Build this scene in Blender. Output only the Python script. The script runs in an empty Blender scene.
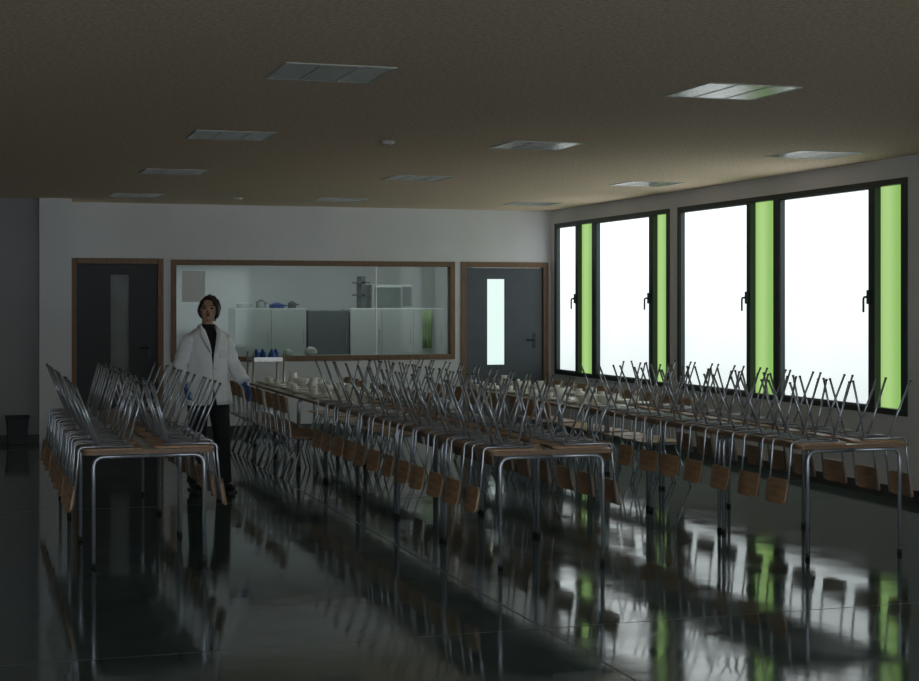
import bpy, bmesh, math, random
from mathutils import Vector, Matrix
random.seed(7)
scene = bpy.context.scene
scene.view_settings.view_transform = 'Standard'
scene.view_settings.look = 'None'
COL = scene.collection
D = math.radians

# ------------------------------------------------------------------ materials
def new_mat(name):
    m = bpy.data.materials.new(name); m.use_nodes = True
    nt = m.node_tree; nt.nodes.clear()
    out = nt.nodes.new('ShaderNodeOutputMaterial')
    return m, nt, out

def mat(name, col, rough=0.5, metal=0.0, var=0.12, scale=6.0, bump=0.0, bscale=40.0, spec=0.5, stretch=None):
    m, nt, out = new_mat(name)
    b = nt.nodes.new('ShaderNodeBsdfPrincipled')
    nt.links.new(b.outputs[0], out.inputs[0])
    b.inputs['Roughness'].default_value = rough
    b.inputs['Metallic'].default_value = metal
    b.inputs['Specular IOR Level'].default_value = spec
    tc = nt.nodes.new('ShaderNodeTexCoord')
    mp = nt.nodes.new('ShaderNodeMapping')
    if stretch: mp.inputs['Scale'].default_value = stretch
    nt.links.new(tc.outputs['Object'], mp.inputs[0])
    n = nt.nodes.new('ShaderNodeTexNoise'); n.inputs['Scale'].default_value = scale
    n.inputs['Detail'].default_value = 4
    nt.links.new(mp.outputs[0], n.inputs['Vector'])
    r = nt.nodes.new('ShaderNodeValToRGB')
    c = Vector(col)
    lo = c*(1-var); hi = c*(1+var)
    r.color_ramp.elements[0].position = 0.3; r.color_ramp.elements[1].position = 0.7
    r.color_ramp.elements[0].color = (*lo, 1); r.color_ramp.elements[1].color = (*[min(1, x) for x in hi], 1)
    nt.links.new(n.outputs['Fac'], r.inputs[0]); nt.links.new(r.outputs[0], b.inputs['Base Color'])
    if bump > 0:
        n2 = nt.nodes.new('ShaderNodeTexNoise'); n2.inputs['Scale'].default_value = bscale
        nt.links.new(tc.outputs['Object'], n2.inputs['Vector'])
        bp = nt.nodes.new('ShaderNodeBump'); bp.inputs['Strength'].default_value = bump
        bp.inputs['Distance'].default_value = 0.01
        nt.links.new(n2.outputs['Fac'], bp.inputs['Height']); nt.links.new(bp.outputs[0], b.inputs['Normal'])
    return m

def floor_mat():
    m, nt, out = new_mat('polished_concrete')
    L = nt.links.new
    b = nt.nodes.new('ShaderNodeBsdfPrincipled'); L(b.outputs[0], out.inputs[0])
    tc = nt.nodes.new('ShaderNodeTexCoord')
    n = nt.nodes.new('ShaderNodeTexNoise'); n.inputs['Scale'].default_value = 1.3; n.inputs['Detail'].default_value = 6
    L(tc.outputs['Object'], n.inputs['Vector'])
    r = nt.nodes.new('ShaderNodeValToRGB')
    r.color_ramp.elements[0].position = .3; r.color_ramp.elements[0].color = (.052, .090, .092, 1)
    r.color_ramp.elements[1].position = .7; r.color_ramp.elements[1].color = (.085, .136, .134, 1)
    L(n.outputs['Fac'], r.inputs[0])
    sx = nt.nodes.new('ShaderNodeSeparateXYZ'); L(tc.outputs['Object'], sx.inputs[0])
    def joint(sock, off, per):
        a = nt.nodes.new('ShaderNodeMath'); a.operation = 'SUBTRACT'; L(sock, a.inputs[0]); a.inputs[1].default_value = off
        p = nt.nodes.new('ShaderNodeMath'); p.operation = 'PINGPONG'; L(a.outputs[0], p.inputs[0]); p.inputs[1].default_value = per/2
        g = nt.nodes.new('ShaderNodeMath'); g.operation = 'LESS_THAN'; L(p.outputs[0], g.inputs[0]); g.inputs[1].default_value = 0.006
        return g.outputs[0]
    jx = joint(sx.outputs['X'], 2.72, 5.2); jy = joint(sx.outputs['Y'], 7.15, 5.2)
    mx = nt.nodes.new('ShaderNodeMath'); mx.operation = 'MAXIMUM'; L(jx, mx.inputs[0]); L(jy, mx.inputs[1])
    mc = nt.nodes.new('ShaderNodeMixRGB'); L(mx.outputs[0], mc.inputs[0]); L(r.outputs[0], mc.inputs[1]); mc.inputs[2].default_value = (.22, .26, .25, 1)
    L(mc.outputs[0], b.inputs['Base Color'])
    n3 = nt.nodes.new('ShaderNodeTexNoise'); n3.inputs['Scale'].default_value = 3.0; n3.inputs['Detail'].default_value = 5
    L(tc.outputs['Object'], n3.inputs['Vector'])
    mr = nt.nodes.new('ShaderNodeMapRange'); mr.inputs['From Min'].default_value = .35; mr.inputs['From Max'].default_value = .65
    mr.inputs['To Min'].default_value = .05; mr.inputs['To Max'].default_value = .11
    L(n3.outputs['Fac'], mr.inputs['Value'])
    mr2 = nt.nodes.new('ShaderNodeMath'); mr2.operation = 'MAXIMUM'
    jm = nt.nodes.new('ShaderNodeMath'); jm.operation = 'MULTIPLY'; L(mx.outputs[0], jm.inputs[0]); jm.inputs[1].default_value = .6
    L(mr.outputs[0], mr2.inputs[0]); L(jm.outputs[0], mr2.inputs[1]); L(mr2.outputs[0], b.inputs['Roughness'])
    b.inputs['Specular Tint'].default_value = (.80, .98, 1.0, 1)
    n2 = nt.nodes.new('ShaderNodeTexNoise'); n2.inputs['Scale'].default_value = 3.2; n2.inputs['Detail'].default_value = 2.5
    L(tc.outputs['Object'], n2.inputs['Vector'])
    bp = nt.nodes.new('ShaderNodeBump'); bp.inputs['Strength'].default_value = .075; bp.inputs['Distance'].default_value = .012
    L(n2.outputs['Fac'], bp.inputs['Height']); L(bp.outputs[0], b.inputs['Normal'])
    return m

def glow_mat(name, c1, c2, strength, stripes=False, gloss=True):
    m, nt, out = new_mat(name); L = nt.links.new
    b = nt.nodes.new('ShaderNodeBsdfPrincipled'); L(b.outputs[0], out.inputs[0])
    tc = nt.nodes.new('ShaderNodeTexCoord'); sx = nt.nodes.new('ShaderNodeSeparateXYZ'); L(tc.outputs['Object'], sx.inputs[0])
    r = nt.nodes.new('ShaderNodeValToRGB')
    if stripes:
        w = nt.nodes.new('ShaderNodeTexWave'); w.bands_direction = 'Y'; w.inputs['Scale'].default_value = .8
        w.inputs['Distortion'].default_value = .0; w.inputs['Phase Offset'].default_value = 1.57
        L(tc.outputs['Object'], w.inputs['Vector']); L(w.outputs['Fac'], r.inputs[0])
        r.color_ramp.elements[0].position = .1; r.color_ramp.elements[1].position = .95
    else:
        mr = nt.nodes.new('ShaderNodeMapRange'); mr.inputs['From Min'].default_value = -.9; mr.inputs['From Max'].default_value = .9
        nn = nt.nodes.new('ShaderNodeTexNoise'); nn.inputs['Scale'].default_value = 1.2; L(tc.outputs['Object'], nn.inputs['Vector'])
        ad = nt.nodes.new('ShaderNodeMath'); ad.operation = 'MULTIPLY_ADD'; L(nn.outputs['Fac'], ad.inputs[0]); ad.inputs[1].default_value = .5; L(sx.outputs['Z'], ad.inputs[2])
        L(ad.outputs[0], mr.inputs['Value']); L(mr.outputs[0], r.inputs[0])
    r.color_ramp.elements[0].color = (*c1, 1); r.color_ramp.elements[1].color = (*c2, 1)
    b.inputs['Base Color'].default_value = (.3, .3, .3, 1); b.inputs['Roughness'].default_value = .3
    L(r.outputs[0], b.inputs['Emission Color']); b.inputs['Emission Strength'].default_value = strength
    return m

def glass_mat():
    m, nt, out = new_mat('clear_glass'); L = nt.links.new
    t = nt.nodes.new('ShaderNodeBsdfTransparent'); t.inputs[0].default_value = (.78, .83, .81, 1)
    g = nt.nodes.new('ShaderNodeBsdfGlossy'); g.inputs['Roughness'].default_value = .05; g.inputs[0].default_value = (.9, .95, .93, 1)
    f = nt.nodes.new('ShaderNodeFresnel'); f.inputs[0].default_value = 1.35
    x = nt.nodes.new('ShaderNodeMixShader'); L(f.outputs[0], x.inputs[0]); L(t.outputs[0], x.inputs[1]); L(g.outputs[0], x.inputs[2]); L(x.outputs[0], out.inputs[0])
    return m

M = dict(
 floor=floor_mat(),
 wall=mat('white_wall_paint', (.76, .77, .80), .7, var=.04, scale=1.5, bump=.15, bscale=90),
 wallg=mat('grey_wall', (.34, .34, .36), .7, var=.05, scale=1.5),  # plain grey, darker than the white walls
 ceil=mat('ceiling_board', (.82, .64, .47), .85, var=.22, scale=45, bump=.3, bscale=120),
 base=mat('dark_baseboard', (.05, .05, .055), .5),
 frame=mat('dark_green_aluminium', (.028, .04, .04), .4, metal=.3, var=.1),
 white=glow_mat('frosted_white_glass', (.54, .60, .60), (.92, 1.0, .99), 1.38),
 green=glow_mat('green_glass', (.26, .50, .12), (.40, .64, .22), .95, stripes=True),
 glass=glass_mat(),
 dglass=mat('dim_frosted_glass', (.16, .175, .18), .45, var=.25, scale=3),
 woodf=mat('brown_frame_wood', (.20, .115, .06), .5, var=.25, scale=8, stretch=(6, 6, .6)),
 door=mat('blue_grey_door_paint', (.085, .10, .12), .5, var=.08),
 doord=mat('dark_door_paint', (.016, .018, .023), .5, var=.1),
 steel=mat('brushed_steel', (.6, .61, .61), .28, metal=1.0, var=.06, scale=20),
 dmetal=mat('dull_dark_metal', (.05, .05, .055), .5, metal=.5),
 tube=mat('grey_painted_tube', (.46, .50, .56), .27, metal=.6, var=.06, scale=10),
 cap=mat('black_plastic', (.012, .012, .013), .5),
 tip=mat('grey_plastic_tip', (.09, .09, .095), .5),
 ply=mat('brown_plywood', (.43, .26, .14), .4, var=.25, scale=7, stretch=(1, 5, 5)),
 top=mat('beige_laminate', (.80, .77, .71), .18, var=.06, scale=10, spec=.8),
 edge=mat('tabletop_wood_edge', (.26, .165, .10), .5, var=.2, scale=10),
 china=mat('white_china', (.94, .95, .94), .15, var=.01),
 cabw=mat('white_enamel', (.62, .65, .64), .35, var=.05),
 cabg=mat('grey_enamel', (.18, .195, .20), .4, var=.06),
 blue=mat('blue_plastic', (.02, .10, .38), .3, var=.1),
 grefl=mat('pale_green_reflection', (.40, .52, .28), .8, var=.12),
 paper=mat('white_paper', (.80, .82, .82), .7, var=.03),
 diff=mat('prismatic_diffuser', (.36, .37, .36), .14, var=.12, scale=30, bump=.25, bscale=70, spec=.9),
 lframe=mat('fixture_white_metal', (.6, .6, .57), .4, var=.04),
 coat=mat('white_cotton', (.90, .94, .98), .8, var=.03, scale=7, bump=.3, bscale=14),
 black=mat('black_knit', (.012, .012, .014), .85, bump=.2, bscale=200),
 trous=mat('dark_trousers_cloth', (.014, .016, .020), .85),
 skin=mat('skin', (.46, .28, .20), .5, var=.06, scale=12),
 lips=mat('lips', (.30, .10, .09), .45),
 hair=mat('dark_brown_hair', (.028, .018, .013), .5, var=.5, scale=30, stretch=(4, 4, .6)),
 eyew=mat('eye_surface', (.03, .02, .015), .15),
)

# ------------------------------------------------------------------ helpers
def finish(name, bm, mats, parent=None, smooth=False, loc=(0, 0, 0), rot=(0, 0, 0), bev=0):
    bmesh.ops.recalc_face_normals(bm, faces=bm.faces[:])
    me = bpy.data.meshes.new(name); bm.to_mesh(me); bm.free()
    o = bpy.data.objects.new(name, me); COL.objects.link(o)
    if not isinstance(mats, (list, tuple)): mats = [mats]
    for x in mats: me.materials.append(x)
    if smooth:
        for p in me.polygons: p.use_smooth = True
    o.location = loc; o.rotation_euler = rot
    if parent: o.parent = parent
    if bev:
        md = o.modifiers.new('bevel', 'BEVEL'); md.width = bev; md.segments = 2; md.limit_method = 'ANGLE'
    return o

def box(bm, x0, x1, y0, y1, z0, z1, mi=0):
    vs = [bm.verts.new(p) for p in [(x0,y0,z0),(x1,y0,z0),(x1,y1,z0),(x0,y1,z0),(x0,y0,z1),(x1,y0,z1),(x1,y1,z1),(x0,y1,z1)]]
    for f in [(0,3,2,1),(4,5,6,7),(0,1,5,4),(1,2,6,5),(2,3,7,6),(3,0,4,7)]:
        fc = bm.faces.new([vs[i] for i in f]); fc.material_index = mi

def fillet(pts, r=.04, n=5):
    pts = [Vector(p) for p in pts]; out = [pts[0]]
    for i in range(1, len(pts)-1):
        a, b, c = pts[i-1], pts[i], pts[i+1]
        ra = min(r, (a-b).length*.49); rc = min(r, (c-b).length*.49)
        p0 = b+(a-b).normalized()*ra; p2 = b+(c-b).normalized()*rc
        for k in range(n+1):
            t = k/n; out.append(p0*(1-t)**2+b*2*t*(1-t)+p2*t*t)
    out.append(pts[-1]); return out

def tube(bm, pts, r, seg=8, mi=0, capmi=None):
    pts = [Vector(p) for p in pts]
    rs = r if isinstance(r, (list, tuple)) else [r]*len(pts)
    prev = None; rings = []
    for i, p in enumerate(pts):
        if i == 0: t = pts[1]-p
        elif i == len(pts)-1: t = p-pts[i-1]
        else: t = (pts[i+1]-p).normalized()+(p-pts[i-1]).normalized()
        t.normalize()
        if prev is None:
            u = t.orthogonal().normalized()
        else:
            u = (prev-t*prev.dot(t)).normalized()
        prev = u; v = t.cross(u)
        rings.append([bm.verts.new(p+(u*math.cos(2*math.pi*k/seg)+v*math.sin(2*math.pi*k/seg))*rs[i]) for k in range(seg)])
    for a, b in zip(rings, rings[1:]):
        for k in range(seg):
            f = bm.faces.new([a[k], a[(k+1) % seg], b[(k+1) % seg], b[k]]); f.material_index = mi; f.smooth = True
    for rg in (rings[0][::-1], rings[-1]):
        f = bm.faces.new(rg); f.material_index = mi

def board(bm, W, H, T, r, fn=None, cols=14, mi=0):
    """rounded board in local (u,v) plane; fn(u,v,w)->xyz"""
    us = []
    nc = 5
    for k in range(nc+1):
        us.append(-W/2+r-r*math.cos(k/nc*math.pi/2))
    mid = [-W/2+r+(W-2*r)*k/(cols) for k in range(1, cols)]
    us = us+mid+[-x for x in us[::-1]]
    col = []
    for u in us:
        d = max(0, abs(u)-(W/2-r)); d = min(d, r)
        hh = H/2-(r-math.sqrt(max(0, r*r-d*d)))
        col.append([bm.verts.new(fn(u, -hh, -T/2)), bm.verts.new(fn(u, hh, -T/2)), bm.verts.new(fn(u, hh, T/2)), bm.verts.new(fn(u, -hh, T/2))])
    for a, b in zip(col, col[1:]):
        for k in range(4):
            f = bm.faces.new([a[k], a[(k+1) % 4], b[(k+1) % 4], b[k]]); f.material_index = mi
    bm.faces.new(col[0]); bm.faces.new(col[-1][::-1])

def empty(name, loc=(0, 0, 0), rot=(0, 0, 0)):
    o = bpy.data.objects.new(name, None); o.empty_display_size = .1; COL.objects.link(o)
    o.location = loc; o.rotation_euler = rot; return o

def tag(o, label, cat, group=None):
    o['label'] = label; o['category'] = cat
    if group: o['group'] = group

def copy_thing(root, loc, rot, label=None, group=None):
    n = root.copy(); COL.objects.link(n); n.location = loc; n.rotation_euler = rot
    def rec(src, dst):
        for c in src.children:
            k = c.copy(); k.parent = dst; COL.objects.link(k)
            k.matrix_parent_inverse = c.matrix_parent_inverse.copy()
            rec(c, k)
    rec(root, n)
    if label: n['label'] = label
    if group: n['group'] = group
    return n

def structure(o): o['kind'] = 'structure'; return o

# ------------------------------------------------------------------ room
XR = 7.33; YB = 19.0; H = 2.82; XL = -4.0; Y0 = -3.0; YK = 22.6; XK = 9.2
bm = bmesh.new(); box(bm, XL-.2, XK+.2, Y0-.2, YK+.2, -.15, 0)
structure(finish('floor', bm, M['floor']))
bm = bmesh.new(); box(bm, XL-.2, XK+.2, Y0-.2, YK+.2, H, H+.15)
structure(finish('ceiling', bm, M['ceil']))

def wall_cells(name, m, along, c0, c1, u0, u1, z0, z1, holes):
    us = sorted(set([u0, u1]+[h[0] for h in holes]+[h[1] for h in holes]))
    zs = sorted(set([z0, z1]+[h[2] for h in holes]+[h[3] for h in holes]))
    bm = bmesh.new()
    for a, b in zip(us, us[1:]):
        for c, d in zip(zs, zs[1:]):
            mu, mz = (a+b)/2, (c+d)/2
            if any(h[0] < mu < h[1] and h[2] < mz < h[3] for h in holes): continue
            if along == 'x': box(bm, a, b, c0, c1, c, d)
            else: box(bm, c0, c1, a, b, c, d)
    bmesh.ops.remove_doubles(bm, verts=bm.verts[:], dist=1e-5)
    seen = {}
    kill = []
    bm.verts.index_update()
    for f in bm.faces:
        k = tuple(sorted(v.index for v in f.verts))
        if k in seen: kill += [f, seen[k]]
        else: seen[k] = f
    bmesh.ops.delete(bm, geom=list(set(kill)), context='FACES_ONLY')
    return structure(finish(name, bm, m))

SILL, HEAD = .68, 2.645
W1 = (15.38, 18.85); W2 = (10.89, 15.18)
wall_cells('wall_right', M['wall'], 'y', XR, XR+.3, Y0, YB, 0, H, [(W1[0], W1[1], SILL, HEAD), (W2[0], W2[1], SILL, HEAD)])
D1 = (1.17, 2.27, 2.15); D2 = (6.08, 7.29, 2.14); G = (2.36, 6.0, .88, 2.14)
wall_cells('wall_back', M['wall'], 'x', YB, YB+.15, XL, XK, 0, H,
           [(D1[0], D1[1], 0, D1[2]), (D2[0], D2[1], 0, D2[2]), G])
bm = bmesh.new(); box(bm, XL-.2, XL, Y0, YK, 0, H); structure(finish('wall_left', bm, M['wall']))
bm = bmesh.new()
box(bm, XL, XR, Y0-.2, Y0, 2.5, H)
for x in (XL, -1.2, 1.6, 4.4, XR-.12): box(bm, x, x+.12, Y0-.2, Y0, 0, 2.5)
structure(finish('wall_front_fill_gaps', bm, M['wallg']))  # unseen front side, openings between posts added to let sky fill light in
bm = bmesh.new(); box(bm, .78, 1.14, 18.35, YB, 0, H); structure(finish('trim_1', bm, M['wall']))
bm = bmesh.new(); box(bm, XL, .78, 18.45, YB, 0, H); structure(finish('wall_alcove', bm, M['wallg']))
bm = bmesh.new(); box(bm, XL, .78, 18.43, 18.45, 0, .09); structure(finish('baseboard_alcove', bm, M['base']))
bm = bmesh.new(); box(bm, 2.28, 6.07, YB-.015, YB, 0, .09); structure(finish('baseboard_back', bm, M['base']))
bm = bmesh.new(); box(bm, XR-.015, XR, Y0, YB, 0, .09); structure(finish('baseboard_right', bm, M['base']))
wall_cells('wall_kitchen_back', M['wall'], 'x', YK, YK+.2, XL, XK, 0, H, [(7.35, 8.9, .5, 2.3)])
bm = bmesh.new(); box(bm, XK, XK+.2, YB, YK+.2, 0, H); structure(finish('wall_kitchen_right', bm, M['wall']))
bm = bmesh.new(); box(bm, 2.26, 2.34, YB+.15, YK, 0, H); structure(finish('wall_kitchen_left', bm, M['wall']))

def make_window(name, y0, y1, panes, label):
    zc = (SILL+HEAD)/2; hh = (HEAD-SILL)/2; yc = (y0+y1)/2
    bm = bmesh.new()
    fx0, fx1 = -.01, .10; e = .05
    box(bm, fx0, fx1, y0-yc, y1-yc, hh-e, hh); box(bm, fx0, fx1, y0-yc, y1-yc, -hh, -hh+e)
    edges = sorted([p[0] for p in panes]+[p[1] for p in panes])
    bounds = [y0]+edges+[y1]
    for i in range(0, len(bounds), 2):
        a, b = bounds[i], bounds[i+1]
        if b-a > .005: box(bm, fx0, fx1, a-yc, b-yc, -hh+e, hh-e)
    o = structure(finish(name, bm, M['frame'], loc=(XR, yc, zc), bev=.004))
    o['label'] = label
    for ya, yb, kind in panes:
        bm = bmesh.new(); w = (yb-ya)/2
        box(bm, .05, .06, -w, w, -hh+e, hh-e)
        p = finish('frosted_pane' if kind == 'w' else 'green_pane', bm, M['white'] if kind == 'w' else M['green'], parent=o, loc=(0, (ya+yb)/2-yc, 0))
        p['label'] = 'frosted white glass glowing with daylight' if kind == 'w' else 'translucent green glass strip'
        if kind == 'w':
            bm = bmesh.new()
            s = .012
            box(bm, .0, .05, -w, -w+s, -hh+e, hh-e); box(bm, .0, .05, w-s, w, -hh+e, hh-e)
            box(bm, .0, .05, -w+s, w-s, -hh+e, -hh+e+s); box(bm, .0, .05, -w+s, w-s, hh-e-s, hh-e)
            finish('sash', bm, M['frame'], parent=o, loc=(0, (ya+yb)/2-yc, 0))
            bm = bmesh.new()
            box(bm, -.035, -.01, -.018, .018, -.06, .06)
            tube(bm, fillet([(-.03, 0, 0), (-.075, 0, 0), (-.075, 0, -.13)], .02), .01)
            finish('handle', bm, M['frame'], parent=o, loc=(0, ya-yc-.03 if ya-y0 > .1 else ya-yc+.0, 0))
    return o
make_window('window_1', *W1, [(15.46, 15.80, 'g'), (15.91, 17.46, 'w'), (17.58, 18.04, 'g'), (18.12, 18.80, 'w')], 'dark framed window with frosted white and green glass')
make_window('window_2', *W2, [(10.98, 11.36, 'g'), (11.46, 12.98, 'w'), (13.09, 13.54, 'g'), (13.62, 15.12, 'w')], 'wide dark framed window with frosted white and green glass')
bm = bmesh.new(); 
box(bm, 7.35, 8.9, YK, YK+.08, .5, .56); box(bm, 7.35, 8.9, YK, YK+.08, 2.24, 2.3); box(bm, 7.35, 7.41, YK, YK+.08, .56, 2.24); box(bm, 8.84, 8.9, YK, YK+.08, .56, 2.24)
w3 = structure(finish('window_3', bm, M['frame']))
bm = bmesh.new(); box(bm, 7.41, 8.84, YK+.04, YK+.05, .56, 2.24); finish('frosted_pane', bm, M['white'], parent=w3)

bm = bmesh.new(); e = .065
x0, x1, z0, z1 = G; ya, yb = YB-.02, YB+.12
box(bm, x0, x1, ya, yb, z0, z0+e); box(bm, x0, x1, ya, yb, z1-e, z1); box(bm, x0, x0+e, ya, yb, z0+e, z1-e); box(bm, x1-e, x1, ya, yb, z0+e, z1-e)
w4 = structure(finish('window_4', bm, M['woodf'], bev=.004)); w4['label'] = 'brown wood framed interior window to the kitchen'
bm = bmesh.new(); box(bm, x0+e, 4.955, YB+.04, YB+.046, z0+e, z1-e); finish('glass_pane', bm, M['glass'], parent=w4)
bm = bmesh.new(); box(bm, 4.965, x1-e, YB+.04, YB+.046, z0+e, z1-e); finish('glass_pane', bm, M['glass'], parent=w4)
bm = bmesh.new(); box(bm, 4.953, 4.967, YB+.03, YB+.056, z0+e, z1-e); finish('glass_joint', bm, M['steel'], parent=w4)

def make_door(name, x0, x1, top, leafm, g0, g1, gz0, gz1, hx, hz, label, hm, gm):
    e = .07; bm = bmesh.new()
    box(bm, x0, x0+e, YB-.02, YB+.15, 0, top); box(bm, x1-e, x1, YB-.02, YB+.15, 0, top); box(bm, x0+e, x1-e, YB-.02, YB+.15, top-e, top)
    fr = structure(finish(name, bm, M['woodf'], bev=.004)); fr['label'] = label
    bm = bmesh.new(); a, b = x0+e+.004, x1-e-.004; t = top-e-.004
    for (u0, u1, v0, v1) in [(a, g0, .01, t), (g1, b, .01, t), (g0, g1, .01, gz0), (g0, g1, gz1, t)]:
        box(bm, u0, u1, YB+.02, YB+.065, v0, v1)
    leaf = finish('door_leaf', bm, leafm, parent=fr)
    bm = bmesh.new(); box(bm, g0, g1, YB+.04, YB+.046, gz0, gz1); finish('glass_pane', bm, gm, parent=leaf)
    bm = bmesh.new(); box(bm, hx-.02, hx+.02, YB+.01, YB+.02, hz-.11, hz+.09)
    tube(bm, fillet([(hx, YB+.015, hz), (hx, YB-.03, hz), (hx+(.12 if hx < (x0+x1)/2 else -.12), YB-.03, hz)], .02), .01)
    finish('handle', bm, hm, parent=leaf)
make_door('door_1', *D1, M['doord'], 1.64, 1.86, .75, 1.95, 2.1, 1.06, 'dark door with narrow glass panel in brown frame', M['dmetal'], M['dglass'])
make_door('door_2', *D2, M['door'], 6.45, 6.70, .80, 1.92, 7.1, 1.12, 'blue-grey door with bright narrow glass panel', M['dmetal'], M['glass'])

# ------------------------------------------------------------------ ceiling fixtures
bm = bmesh.new()
s = .29; w = .014
box(bm, -s, s, -s, -s+w, -.006, 0); box(bm, -s, s, s-w, s, -.006, 0); box(bm, -s, -s+w, -s+w, s-w, -.006, 0); box(bm, s-w, s, -s+w, s-w, -.006, 0)
fx = finish('ceiling_light', bm, M['lframe'], loc=(4.14, 7.88, H), bev=.002)
tag(fx, 'square recessed ceiling light panel, switched off', 'ceiling light', 'square ceiling light panels')
bm = bmesh.new(); box(bm, -s+w, s-w, -s+w, s-w, -.004, -.001); finish('diffuser', bm, M['diff'], parent=fx)
for k in (-.1, .1):
    bm = bmesh.new(); box(bm, k-.003, k+.003, -s+w, s-w, -.006, -.004)
    finish('divider', bm, M['lframe'], parent=fx)
for X in (1.80, 4.14, 6.55):
    for Y in (7.88, 11.05, 14.3, 17.6):
        if Y == 7.88 and X > 4: continue
        copy_thing(fx, (X, Y, H), (0, 0, 0))
bm = bmesh.new(); bmesh.ops.create_cone(bm, cap_ends=True, segments=24, radius1=.04, radius2=.055, depth=.025, matrix=Matrix.Translation((0, 0, -.0125)))
sd = finish('smoke_detector', bm, M['lframe'], loc=(2.98, 11.1, H), bev=.006); tag(sd, 'small round white smoke detector on ceiling', 'smoke detector', 'ceiling smoke detectors')
copy_thing(sd, (2.95, 17.6, H), (0, 0, 0))

# ------------------------------------------------------------------ table
TH = .715; TL = 1.19; TW = .80
def make_table():
    root = empty('canteen_table')
    bm = bmesh.new()
    board(bm, TW, TL, .024, .035, lambda u, v, w: (u, v, TH-.012+w), cols=2)
    for f in bm.faces:
        f.normal_update()
        f.material_index = 0 if abs(f.normal.z) > .9 else 1
    finish('tabletop', bm, [M['top'], M['edge']], parent=root)
    zt = TH-.024-.014; xx = TW/2-.065; yy = TL/2-.028
    for sx in (-1, 1):
        for sy in (-1, 1):
            bm = bmesh.new()
            tube(bm, fillet([(sx*xx, sy*yy, .02), (sx*xx, sy*yy, zt), (0, sy*yy, zt)], .07, 6), .0125, 10)
            tube(bm, [(sx*xx, sy*yy, 0), (sx*xx, sy*yy, .03)], .0155, 10, mi=1)
            finish('leg', bm, [M['tube'], M['cap']], parent=root)
    for sx in (-1, 1):
        bm = bmesh.new(); tube(bm, [(sx*(xx-.08), -yy, zt), (sx*(xx-.08), yy, zt)], .011, 8)
        finish('side_rail', bm, M['tube'], parent=root)
    tag(root, 'canteen table with wood-edged top and grey tube legs', 'table')
    return root

# ------------------------------------------------------------------ chair
SH = .40
def make_chair():
    root = empty('canteen_chair')
    bm = bmesh.new()
    board(bm, .315, .37, .011, .05, lambda u, v, w: (u, v, SH-.0055+w-.006*(math.cos(u/.17*math.pi)*.5+.5)), cols=10)
    finish('seat', bm, M['ply'], parent=root)
    bm = bmesh.new()
    board(bm, .275, .155, .012, .035, lambda u, v, w: (u, .240+(v)*.16+.020*(1-(u/.138)**2)+w, SH+.295+v), cols=12)
    finish('backrest', bm, M['ply'], parent=root)
    zr = SH-.022
    for sx in (-1, 1):
        for fr in (1, 0):
            bm = bmesh.new()
            if fr: p0 = (sx*.125, -.09, zr); p1 = (sx*.152, -.190, .006)
            else: p0 = (sx*.125, .075, zr); p1 = (sx*.152, .222, .006)
            tube(bm, [p0, p1], .0074, 8)
            tube(bm, [(p1[0], p1[1], 0), (p1[0], p1[1], .012)], .0088, 8, mi=1)
            finish('leg', bm, [M['tube'], M['tip']], parent=root)
        bm = bmesh.new()
        tube(bm, fillet([(sx*.13, -.12, zr), (sx*.13, .203, zr), (sx*.13, .205, SH+.05), (sx*.13, .238, SH+.36)], .035, 5), .0078, 8)
        finish('back_post', bm, M['tube'], parent=root)
    bm = bmesh.new()
    tube(bm, [(-.13, -.09, zr), (.13, -.09, zr)], .007, 8); tube(bm, [(-.13, .12, zr), (.13, .12, zr)], .007, 8); tube(bm, [(0, -.09, zr), (0, .12, zr)], .0065, 8)
    finish('seat_frame', bm, M['tube'], parent=root)
    tag(root, 'upturned chair with brown plywood back, legs up', 'chair')
    return root

table0 = make_table(); chair0 = make_chair()
used = {'t': False, 'c': False}
def put_table(x, y, label, group):
    if not used['t']:
        used['t'] = True; table0.location = (x, y, 0); table0['label'] = label; table0['group'] = group; return
    copy_thing(table0, (x, y, 0), (0, 0, 0), label, group)
def put_chair(loc, rot, label, group):
    if not used['c']:
        used['c'] = True; chair0.location = loc; chair0.rotation_euler = rot; chair0['label'] = label; chair0['group'] = group; return
    copy_thing(chair0, loc, rot, label, group)

rows = [(1.06, 9.55, 3, 0, 'first'), (3.40, 8.76, 4, 3, 'second'), (5.38, 8.55, 3, 3, 'third')]
plates = []; centres = []
for xc, y0, nfull, nfree, nm in rows:
    for k in range(nfull+nfree):
        yc = y0+.6+1.2*k
        free = k >= nfull
        if free: centres.append((xc, yc))
        put_table(xc, yc, 'canteen table set with white plates, grey tube legs' if free else 'canteen table carrying upturned chairs, grey tube legs', 'canteen tables in rows')
        for side in (-1, 1):
            for j in (-1, 0, 1):
                if not free:
                    yy = yc+j*.39+(.03 if side > 0 else -.03)
                    jx = random.uniform(-.004, .008); jy = random.uniform(-.016, .016); ja = random.uniform(-4, 4)
                    xx = xc+side*(TW/2-.176+jx)
                    put_chair((xx, yy+jy, TH+SH+.0015), (math.pi, 0, D(90*side+ja)),
                              'upturned chair with brown plywood back hanging over table edge', 'chairs stacked upside down on tables')
                else:
                    yy = yc+j*.358
                    ja = random.uniform(-1, 1)
                    put_chair((xc+side*(TW/2+.03), yy, 0), (0, 0, D(-90*side+ja)),
                              'upright chair with brown plywood back tucked under table', 'upright chairs at set tables')
                    plates.append((xc+side*.24, yy))

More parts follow.
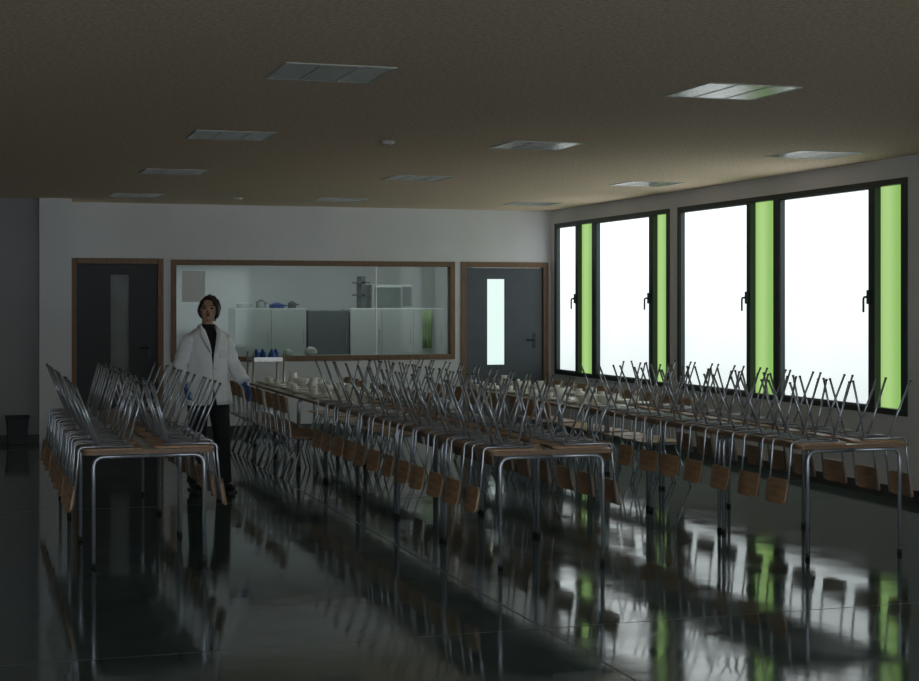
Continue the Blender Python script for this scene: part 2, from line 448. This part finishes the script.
# crockery
def lathe(bm, prof, seg=28, off=(0, 0, 0)):
    rings = []
    for r, z in prof:
        if r == 0: rings.append([bm.verts.new((off[0], off[1], z+off[2]))])
        else: rings.append([bm.verts.new((off[0]+r*math.cos(2*math.pi*k/seg), off[1]+r*math.sin(2*math.pi*k/seg), z+off[2])) for k in range(seg)])
    for a, b in zip(rings, rings[1:]):
        for k in range(seg):
            if len(a) == 1: f = bm.faces.new([a[0], b[k], b[(k+1) % seg]])
            elif len(b) == 1: f = bm.faces.new([a[k], a[(k+1) % seg], b[0]])
            else: f = bm.faces.new([a[k], a[(k+1) % seg], b[(k+1) % seg], b[k]])
            f.smooth = True
bm = bmesh.new()
prof = [(0, .003), (.07, .003), (.09, .012), (.118, .026), (.120, .030), (.088, .018), (.065, .008), (0, .008)]
lathe(bm, prof)
pl = finish('plate', bm, M['china'], loc=(plates[0][0], plates[0][1], TH-.002)); tag(pl, 'round white china plate on the table', 'plate', 'white plates on tables')
bm = bmesh.new()
lathe(bm, [(0, 0), (.028, 0), (.034, .07), (.031, .07), (.026, .006), (0, .006)], 18)
cp = finish('cup', bm, M['china'], loc=(plates[0][0]+.02, plates[0][1]+.16, TH+.001)); tag(cp, 'small white cup beside a plate', 'cup', 'white cups on tables')
for i, (x, y) in enumerate(plates[1:]):
    copy_thing(pl, (x+random.uniform(-.02, .02), y, TH-.002), (0, 0, 0))
    copy_thing(cp, (x+random.uniform(-.05, .05), y+.17, TH+.001), (0, 0, 0))
bm = bmesh.new(); lathe(bm, [(0, 0), (.045, 0), (.05, .01), (.085, .05), (.095, .085), (.09, .085), (.078, .05), (.04, .012), (0, .01)])
bw = finish('bowl', bm, M['china'], loc=(centres[0][0], centres[0][1]-.22, TH+.001)); tag(bw, 'deep white serving bowl in the table middle', 'bowl', 'white bowls on tables')
bm = bmesh.new(); lathe(bm, [(0, 0), (.045, 0), (.055, .05), (.04, .10), (.045, .13), (.041, .13), (.036, .10), (.05, .05), (0, .008)])
tube(bm, fillet([(.043, 0, .12), (.085, 0, .12), (.08, 0, .04), (.052, 0, .04)], .02), .006)
jg = finish('jug', bm, M['china'], loc=(centres[0][0], centres[0][1]+.22, TH+.001)); tag(jg, 'white water jug with handle on the table', 'jug', 'white jugs on tables')
for x, y in centres[1:]:
    copy_thing(bw, (x+random.uniform(-.03, .03), y-.22, TH+.001), (0, 0, 0))
    copy_thing(jg, (x+random.uniform(-.03, .03), y+.2, TH+.001), (0, 0, random.uniform(0, 6)))

# ------------------------------------------------------------------ trolley, bin, kitchen things
TX = 3.36
tr = empty('trolley', (TX, 18.1, 0)); tag(tr, 'stainless steel service trolley with two shelves', 'trolley')
for sx in (-1, 1):
    for sy in (-1, 1):
        bm = bmesh.new(); tube(bm, [(sx*.18, sy*.2, .08), (sx*.18, sy*.2, 1.03)], .012); finish('post', bm, M['steel'], parent=tr)
        bm = bmesh.new(); bmesh.ops.create_cone(bm, cap_ends=True, segments=16, radius1=.04, radius2=.04, depth=.025, matrix=Matrix.Translation((sx*.18, sy*.2, .04)) @ Matrix.Rotation(math.pi/2, 4, 'X')); finish('wheel', bm, M['cap'], parent=tr)
for z in (.3, .92):
    bm = bmesh.new(); box(bm, -.18, .18, -.2, .2, z, z+.02); box(bm, -.18, .18, -.2, -.19, z+.02, z+.05); box(bm, -.18, .18, .19, .2, z+.02, z+.05); finish('shelf', bm, M['steel'], parent=tr)
bm = bmesh.new(); lathe(bm, [(0, 0), (.04, 0), (.042, .02), (.042, .07), (.016, .10), (.016, .12), (0, .12)], 18)
bt = finish('bottle', bm, M['blue'], loc=(TX-.12, 18.05, .941)); tag(bt, 'blue plastic cleaning bottle on the steel trolley', 'bottle', 'blue bottles on the trolley')
for p in [(TX-.03, 18.12, .941), (TX+.06, 18.02, .941), (TX+.13, 18.14, .941)]: copy_thing(bt, p, (0, 0, 0))

bm = bmesh.new()
def bin_ring(z, a, b): 
    return [bm.verts.new(p) for p in [(-a, -b, z), (a, -b, z), (a, b, z), (-a, b, z)]]
R = [bin_ring(0, .10, .09), bin_ring(.30, .125, .115), bin_ring(.305, .135, .125), bin_ring(.325, .135, .125), bin_ring(.325, .115, .105), bin_ring(.02, .09, .08)]
bm.faces.new(R[0]); bm.faces.new(R[-1])
for a, b in zip(R, R[1:]):
    for k in range(4): bm.faces.new([a[k], a[(k+1) % 4], b[(k+1) % 4], b[k]])
bn = finish('waste_bin', bm, M['doord'], loc=(.53, 18.2, 0), bev=.008); tag(bn, 'low dark plastic waste bin against the grey wall', 'waste bin')

def cabinet(name, x0, x1, y0, y1, h, m, label, nd):
    r = empty(name, ((x0+x1)/2, y0, 0)); tag(r, label, 'cabinet'); w = (x1-x0)/2; d = y1-y0
    bm = bmesh.new(); box(bm, -w, w, .02, d, .06, h); finish('body', bm, m, parent=r, bev=.006)
    bm = bmesh.new(); box(bm, -w+.02, w-.02, .04, d, 0, .06); finish('plinth', bm, M['cap'], parent=r)
    for i in range(nd):
        a = -w+2*w*i/nd+.004; b = -w+2*w*(i+1)/nd-.004
        bm = bmesh.new(); box(bm, a, b, 0, .02, .07, h-.01); dd = finish('door', bm, m, parent=r, bev=.003)
        bm = bmesh.new(); tube(bm, fillet([(b-.04, 0, h-.5), (b-.04, -.03, h-.5), (b-.04, -.03, h-.3), (b-.04, 0, h-.3)], .015), .006); finish('handle', bm, M['steel'], parent=dd)
cabinet('kitchen_cabinet', 3.56, 4.58, 21.5, 22.1, 1.53, M['cabw'], 'white kitchen storage cabinet with two doors', 2)
cabinet('refrigerator', 4.60, 5.20, 21.5, 22.1, 1.50, M['cabg'], 'grey steel refrigerator between white cabinets', 1)
cabinet('kitchen_cabinet', 5.22, 6.62, 21.5, 22.1, 1.53, M['paper'], 'wide white kitchen cabinet with three doors', 3)
mw = empty('oven', (5.86, 21.55, 1.531)); tag(mw, 'steel countertop oven standing on white cabinet', 'oven')
bm = bmesh.new(); box(bm, -.3, .3, 0, .45, 0, .34); finish('body', bm, M['cabw'], parent=mw, bev=.01)
bm = bmesh.new(); box(bm, -.27, .12, -.02, 0, .03, .31); finish('door', bm, M['steel'], parent=mw, bev=.005)
bm = bmesh.new(); box(bm, .15, .28, -.01, 0, .03, .31); finish('control_panel', bm, M['cabg'], parent=mw)
bm = bmesh.new(); box(bm, -.03, .03, 0, .3, 0, .46); box(bm, -.1, .1, 0, .3, .36, .38); box(bm, -.1, .1, 0, .3, .18, .2)
o = finish('shelf_rack', bm, M['cabg'], loc=(5.44, 21.6, 1.531)); tag(o, 'narrow dark shelf rack on the white cabinet', 'shelf')
pots = [(3.72, .10, .06, 'cabw'), (3.97, .07, .09, 'steel'), (4.2, .11, .05, 'blue'), (4.42, .06, .07, 'cabg')]
for x, r, h, mm in pots:
    bm = bmesh.new(); lathe(bm, [(0, 0), (r, 0), (r, h), (r*1.08, h+.004), (r*.9, h+.004), (r*.3, h+.03), (0, h+.035)], 20)
    tube(bm, fillet([(r, 0, h*.7), (r+.04, 0, h*.7), (r+.04, 0, h*.85), (r, 0, h*.85)], .01), .006)
    o = finish('cooking_pot', bm, M[mm], loc=(x, 21.75, 1.531)); tag(o, 'lidded cooking pot on top of white cabinet', 'pot', 'pots on the kitchen cabinet')
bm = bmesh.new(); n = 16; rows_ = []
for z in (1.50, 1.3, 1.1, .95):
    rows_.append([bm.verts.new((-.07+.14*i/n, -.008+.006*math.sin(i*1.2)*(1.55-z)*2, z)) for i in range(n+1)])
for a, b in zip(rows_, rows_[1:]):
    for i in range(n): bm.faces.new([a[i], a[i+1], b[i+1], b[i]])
o = finish('green_reflection_sheet', bm, M['grefl'], loc=(6.36, 21.475, 0), smooth=True); tag(o, 'pale green sheet imitating a glass reflection, on the white cabinet', 'reflection stand-in')  # added sheet imitating the green panes reflected in the kitchen glass
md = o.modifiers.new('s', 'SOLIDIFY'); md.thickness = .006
bm = bmesh.new(); box(bm, 2.50, 2.78, YB+.030, YB+.033, 1.62, 2.0)
o = finish('paper_notice', bm, M['paper']); tag(o, 'blank pale paper sheet fixed on the kitchen glass', 'paper')
wt = empty('steel_worktable', (4.3, 19.75, 0)); tag(wt, 'long stainless steel kitchen worktable behind glass', 'worktable')
bm = bmesh.new(); box(bm, -1.5, 1.5, -.35, .35, .88, .92); finish('tabletop', bm, M['steel'], parent=wt, bev=.005)
for sx in (-1.42, 1.42):
    for sy in (-.28, .28):
        bm = bmesh.new(); box(bm, sx-.02, sx+.02, sy-.02, sy+.02, 0, .88); finish('leg', bm, M['steel'], parent=wt)
for x, sc in ((4.25, 1), (3.95, .75)):
    bm = bmesh.new(); lathe(bm, [(0, 0), (.06*sc, 0), (.09*sc, .04*sc), (.08*sc, .08*sc), (.04*sc, .11*sc), (0, .12*sc)], 20)
    o = finish('food_container', bm, M['china'], loc=(x, 19.7, .921)); tag(o, 'rounded white container on the steel worktable', 'container')

# ------------------------------------------------------------------ person
def ell(bm, c, r, rot=None, seg=24, rings=16):
    m = Matrix.Translation(c) @ (rot or Matrix.Identity(4)) @ Matrix.Diagonal((*r, 1))
    bmesh.ops.create_uvsphere(bm, u_segments=seg, v_segments=rings, radius=1, matrix=m)
def limb(bm, pts, rs, seg=16):
    tube(bm, pts, rs, seg)
    for p, r in zip(pts, rs): ell(bm, p, (r, r, r), seg=16, rings=10)

PX, PY, PR = 1.965, 13.3, D(12)
HEADM = Matrix.Translation((0, -.01, 1.44)) @ Matrix.Rotation(D(-9), 4, 'X') @ Matrix.Rotation(D(6), 4, 'Y') @ Matrix.Rotation(D(-22), 4, 'Z')
ARMS = {1: [(.135, .005, 1.295), (.235, .02, 1.09), (.300, -.10, .905)], -1: [(-.135, .005, 1.295), (-.245, .03, 1.08), (-.215, -.03, .90)]}
LEGS = {-1: ((-.10, -.03, .47), (-.10, .05, .09)), 1: ((.10, -.08, .48), (.105, -.12, .09))}
def build_person():
    bm = bmesh.new()
    for c, r in [((0, 0, 1.26), (.125, .08, .11)), ((0, 0, 1.12), (.12, .08, .14)), ((0, 0, .96), (.14, .09, .12)), ((0, .01, .87), (.15, .10, .10))]:
        ell(bm, c, r)
    limb(bm, [(-.11, 0, 1.31), (.11, 0, 1.31)], [.034, .034])
    limb(bm, [(0, .012, 1.34), (0, -.002, 1.47)], [.055, .048])
    for s, (kn, an) in LEGS.items():
        limb(bm, [(s*.085, 0, .87), kn, an], [.082, .052, .036])
        limb(bm, [(an[0], an[1]+.02, .045), (an[0]+s*.012, an[1]-.15, .03)], [.035, .03])
    for s, a in ARMS.items():
        limb(bm, a, [.035, .034, .025])
        w = Vector(a[2]); d = (Vector(a[2])-Vector(a[1])).normalized()
        side = Vector((0, -1, 0)); side = (side-d*side.dot(d)).normalized()
        nrm = d.cross(side)
        R = Matrix((side, nrm, d)).transposed().to_4x4()
        palmc = w+d*.05
        ell(bm, palmc, (.041, .016, .052), R)
        inward = Vector((-s, 0, 0)); inward = (inward-d*inward.dot(d)).normalized()
        for k, (off, ln) in enumerate([(.030, .070), (.010, .078), (-.010, .073), (-.029, .058)]):
            b0 = w+d*.085+side*off; b1 = b0+d*ln*.45+inward*.006; b2 = b1+d*ln*.32+inward*.018; b3 = b2+d*ln*.2+inward*.020
            limb(bm, [b0-d*.02, b0, b1, b2, b3], [.0095, .0092, .0088, .008, .007], 10)
        t0 = w+d*.03+side*.03; t1 = t0+side*.03+d*.025; t2 = t1+d*.03+side*.008+inward*.01
        limb(bm, [t0, t1, t2], [.012, .0105, .009], 10)
    hb = bmesh.new()
    ell(hb, (0, .008, .125), (.072, .090, .095))
    ell(hb, (0, -.022, .075), (.058, .062, .075))
    ell(hb, (0, -.050, .030), (.028, .026, .024))
    ell(hb, (0, -.083, .132), (.045, .012, .012))
    limb(hb, [(0, -.086, .118), (0, -.106, .086)], [.008, .0125], 10)
    ell(hb, (.009, -.096, .083), (.008, .009, .007)); ell(hb, (-.009, -.096, .083), (.008, .009, .007))
    ell(hb, (0, -.083, .058), (.022, .011, .006)); ell(hb, (0, -.081, .049), (.020, .011, .006))
    for s in (-1, 1):
        ell(hb, (s*.038, -.062, .085), (.020, .018, .018))
        ell(hb, (s*.073, .010, .105), (.010, .018, .031))
    me = bpy.data.meshes.new('tmp_head'); hb.to_mesh(me); hb.free()
    me.transform(HEADM); bm.from_mesh(me)
    bmesh.ops.recalc_face_normals(bm, faces=bm.faces[:])
    o = finish('person', bm, [M['skin'], M['blue'], M['lips'], M['black']])
    rm = o.modifiers.new('r', 'REMESH'); rm.mode = 'VOXEL'; rm.voxel_size = .0052; rm.use_smooth_shade = True
    sm = o.modifiers.new('s', 'SMOOTH'); sm.iterations = 2; sm.factor = .5
    dg = bpy.context.evaluated_depsgraph_get()
    nm = bpy.data.meshes.new_from_object(o.evaluated_get(dg)); nm.name = 'person'
    o.modifiers.clear(); o.data = nm
    nm.materials.clear()
    for k in ('skin', 'blue', 'lips', 'black'): nm.materials.append(M[k])
    inv = HEADM.inverted()
    for p in nm.polygons:
        p.use_smooth = True; c = p.center
        p.material_index = 0
        if c.z < 1.0 and abs(c.x) > .175: p.material_index = 1
        elif c.z < 1.38: p.material_index = 3
        else:
            h = inv @ c
            if abs(h.x) < .022 and h.y < -.083 and .043 < h.z < .065: p.material_index = 2
    return o
person = build_person()
tag(person, 'woman in white lab coat and blue gloves, standing with arm lowered', 'person')
for s in (-1, 1):
    bm = bmesh.new(); ell(bm, HEADM @ Vector((s*.031, -.0745, .114)), (.013, .008, .007)); finish('eye', bm, M['eyew'], parent=person, smooth=True)
    bm = bmesh.new(); tube(bm, [HEADM @ Vector((s*.016, -.092, .134)), HEADM @ Vector((s*.034, -.090, .138)), HEADM @ Vector((s*.05, -.076, .132))], .003, 6); finish('eyebrow', bm, M['hair'], parent=person)
bm = bmesh.new()
bmesh.ops.create_uvsphere(bm, u_segments=96, v_segments=64, radius=1)
kill = []
for v in bm.verts:
    x, y, z = v.co
    a = math.atan2(y, x)
    r = 1+.06*math.sin(5*a+3*z)+.045*math.sin(17*a+5*z)+.02*math.sin(31*a)
    top = .114 if z > 0 else .125
    v.co = Vector((x*.093*r+.004, .024+y*.108*r, .128+z*top*(1+.09*math.sin(3*a+1)+.05*math.sin(19*x+9*y))))
    yy, zz, xx = v.co.y, v.co.z, abs(v.co.x)
    low = .055+.022*math.sin(23*a)-(.02 if yy > .05 else 0)
    if yy < .004 and zz < .188-1.9*max(0, xx-.036) and xx < .075: kill.append(v)
    elif zz < low: kill.append(v)
bmesh.ops.delete(bm, geom=kill, context='VERTS')
bm.transform(HEADM)
hr = finish('hair', bm, M['hair'], parent=person, smooth=True)
md = hr.modifiers.new('s', 'SOLIDIFY'); md.thickness = .014; md.offset = -1
bm = bmesh.new(); ell(bm, HEADM @ Vector((.0, .135, .09)), (.035, .035, .055)); finish('hair_tail', bm, M['hair'], parent=hr, smooth=True)

def rings_mesh(bm, rings, seg=40, gap=None, wrinkle=0.0, closed=True):
    R = []
    for i, (z, rx, ry, cx, cy) in enumerate(rings):
        g = gap[i] if gap else 0
        n = seg if gap is None else seg+1
        row = []
        for k in range(n):
            t = k/seg
            ang = -math.pi/2+D(g)+t*(2*math.pi-2*D(g))
            wr = 1+wrinkle*(math.sin(7*ang+z*9)*.5+math.sin(13*ang-z*21)*.5)*(1.3 if z < 1.05 else .6)
            row.append(bm.verts.new((cx+rx*wr*math.cos(ang), cy+ry*wr*math.sin(ang), z)))
        R.append(row)
    for a, b in zip(R, R[1:]):
        m = len(a)
        for k in range(m if gap is None else m-1):
            f = bm.faces.new([a[k], a[(k+1) % m], b[(k+1) % m], b[k]]); f.smooth = True
    return R
bm = bmesh.new()
rings_mesh(bm, [(.95, .150, .105, 0, .0), (1.1, .140, .10, 0, 0), (1.25, .14, .10, 0, 0), (1.32, .115, .082, 0, 0), (1.365, .075, .068, 0, .005), (1.395, .063, .062, 0, .008), (1.43, .057, .056, 0, .002)])
sw = finish('sweater', bm, M['black'], parent=person); sw['label'] = 'black high-neck sweater'
md = sw.modifiers.new('s', 'SOLIDIFY'); md.thickness = .006
bm = bmesh.new()
for s, (kn, an) in LEGS.items():
    tube(bm, [(s*.085, 0, .93), (s*.087, 0, .82), kn, ((kn[0]+an[0])/2, (kn[1]+an[1])/2+.012, .28), (an[0], an[1], .07)], [.10, .10, .073, .068, .066], 20)
ell(bm, (0, .0, .93), (.155, .11, .09))
finish('trousers', bm, M['trous'], parent=person, smooth=True)
for s, (kn, an) in LEGS.items():
    c = an[0]+s*.006; yt = an[1]-.03
    bm = bmesh.new()
    ell(bm, (c, yt-.05, .035), (.045, .13, .035)); ell(bm, (c, yt+.03, .055), (.042, .06, .05))
    box(bm, c-.042, c+.042, yt-.16, yt+.08, 0, .015)
    finish('shoe', bm, M['cap'], parent=person, smooth=False)
bm = bmesh.new()
cr = [(1.405, .068, .066, 0, .012), (1.388, .092, .078, 0, .01), (1.370, .126, .090, 0, .006), (1.340, .163, .102, 0, 0), (1.27, .176, .120, 0, 0), (1.18, .172, .125, 0, 0), (1.08, .168, .125, 0, 0),
      (.98, .180, .134, 0, 0), (.88, .196, .144, 0, 0), (.82, .205, .150, 0, 0), (.78, .211, .154, 0, .0), (.74, .216, .157, 0, 0)]
gp = [52, 34, 22, 16, 9, 4, 1, 1, 1, 3, 5, 7]
rings_mesh(bm, cr, 72, gp, .05)
for s in (1, -1):
    A = ARMS[s]
    P = [Vector((s*.110, .005, 1.312)), Vector((s*.160, .008, 1.278)), Vector(A[1]), Vector(A[2])+Vector((0, 0, .02))]
    f = []; rr = []
    base = [.052, .068, .057, .050]
    for i in range(3):
        for k in range(7):
            t = k/7; f.append(P[i].lerp(P[i+1], t)); rr.append(base[i]*(1-t)+base[i+1]*t+.0045*math.sin(len(f)*2.1))
    f.append(P[3]); rr.append(.048)
    tube(bm, f, rr, 20)
co = finish('lab_coat', bm, M['coat'], parent=person); co['label'] = 'long loose white button-up lab coat'
md = co.modifiers.new('s', 'SOLIDIFY'); md.thickness = .005; md.offset = 1
bm = bmesh.new()
for s in (-1, 1):
    pr = []
    for (z, rx, ry, cx, cy), g in list(zip(cr, gp))[:6]:
        wd = 20 if z > 1.3 else max(3, 20*(z-1.16)/.14)
        a0 = -math.pi/2+D(g); a1 = -math.pi/2+D(g+wd)
        row = []
        for a, off in ((a0, .008), ((a0+a1)/2, .016), (a1, .012)):
            row.append(bm.verts.new((s*(cx+(rx+off)*math.cos(a)), cy+(ry+off)*math.sin(a), z)))
        pr.append(row)
    for a, b in zip(pr, pr[1:]):
        for k in range(2): bm.faces.new([a[k], a[k+1], b[k+1], b[k]])
rings_mesh(bm, [(1.395, .082, .076, 0, .012), (1.425, .074, .070, 0, .012)], 40, [50, 56])
cl = finish('coat_collar', bm, M['coat'], parent=co, smooth=True)
md = cl.modifiers.new('s', 'SOLIDIFY'); md.thickness = .006; md.offset = 1
for z, ry in ((1.05, .131), (.95, .139), (.85, .150)):
    bm = bmesh.new()
    bmesh.ops.create_cone(bm, cap_ends=True, segments=12, radius1=.008, radius2=.008, depth=.005, matrix=Matrix.Translation((.022, -ry-.005, z)) @ Matrix.Rotation(math.pi/2, 4, 'X'))
    finish('coat_button', bm, M['cabw'], parent=co)
bm = bmesh.new(); box(bm, .06, .13, -.128, -.114, 1.13, 1.21)
finish('chest_pocket', bm, M['coat'], parent=co, bev=.004)
person.location = (PX, PY, 0); person.rotation_euler = (0, 0, PR)

# ------------------------------------------------------------------ lights, world, camera
def area(name, loc, rot, sx, sy, e, col):
    l = bpy.data.lights.new(name, 'AREA'); l.shape = 'RECTANGLE'; l.size = sx; l.size_y = sy; l.energy = e; l.color = col
    o = bpy.data.objects.new(name, l); COL.objects.link(o); o.location = loc; o.rotation_euler = rot; return o
area('kitchen_fill_light', (5.0, 20.9, 2.78), (0, 0, 0), 3, .6, 20, (.93, .99, 1.0))  # added fill light to brighten the kitchen, no fixture behind it

w = bpy.data.worlds.new('world'); scene.world = w; w.use_nodes = True
w.node_tree.nodes['Background'].inputs[0].default_value = (.88, .95, 1.0, 1); w.node_tree.nodes['Background'].inputs[1].default_value = 3.0

cam = bpy.data.cameras.new('camera'); co_ = bpy.data.objects.new('camera', cam); COL.objects.link(co_)
cam.sensor_width = 36; cam.lens = 1539/919*36; cam.shift_y = -38.5/919
co_.location = (0, 0, 1.62); co_.rotation_euler = (D(90), 0, D(-17.7))
cam.clip_end = 100
scene.camera = co_
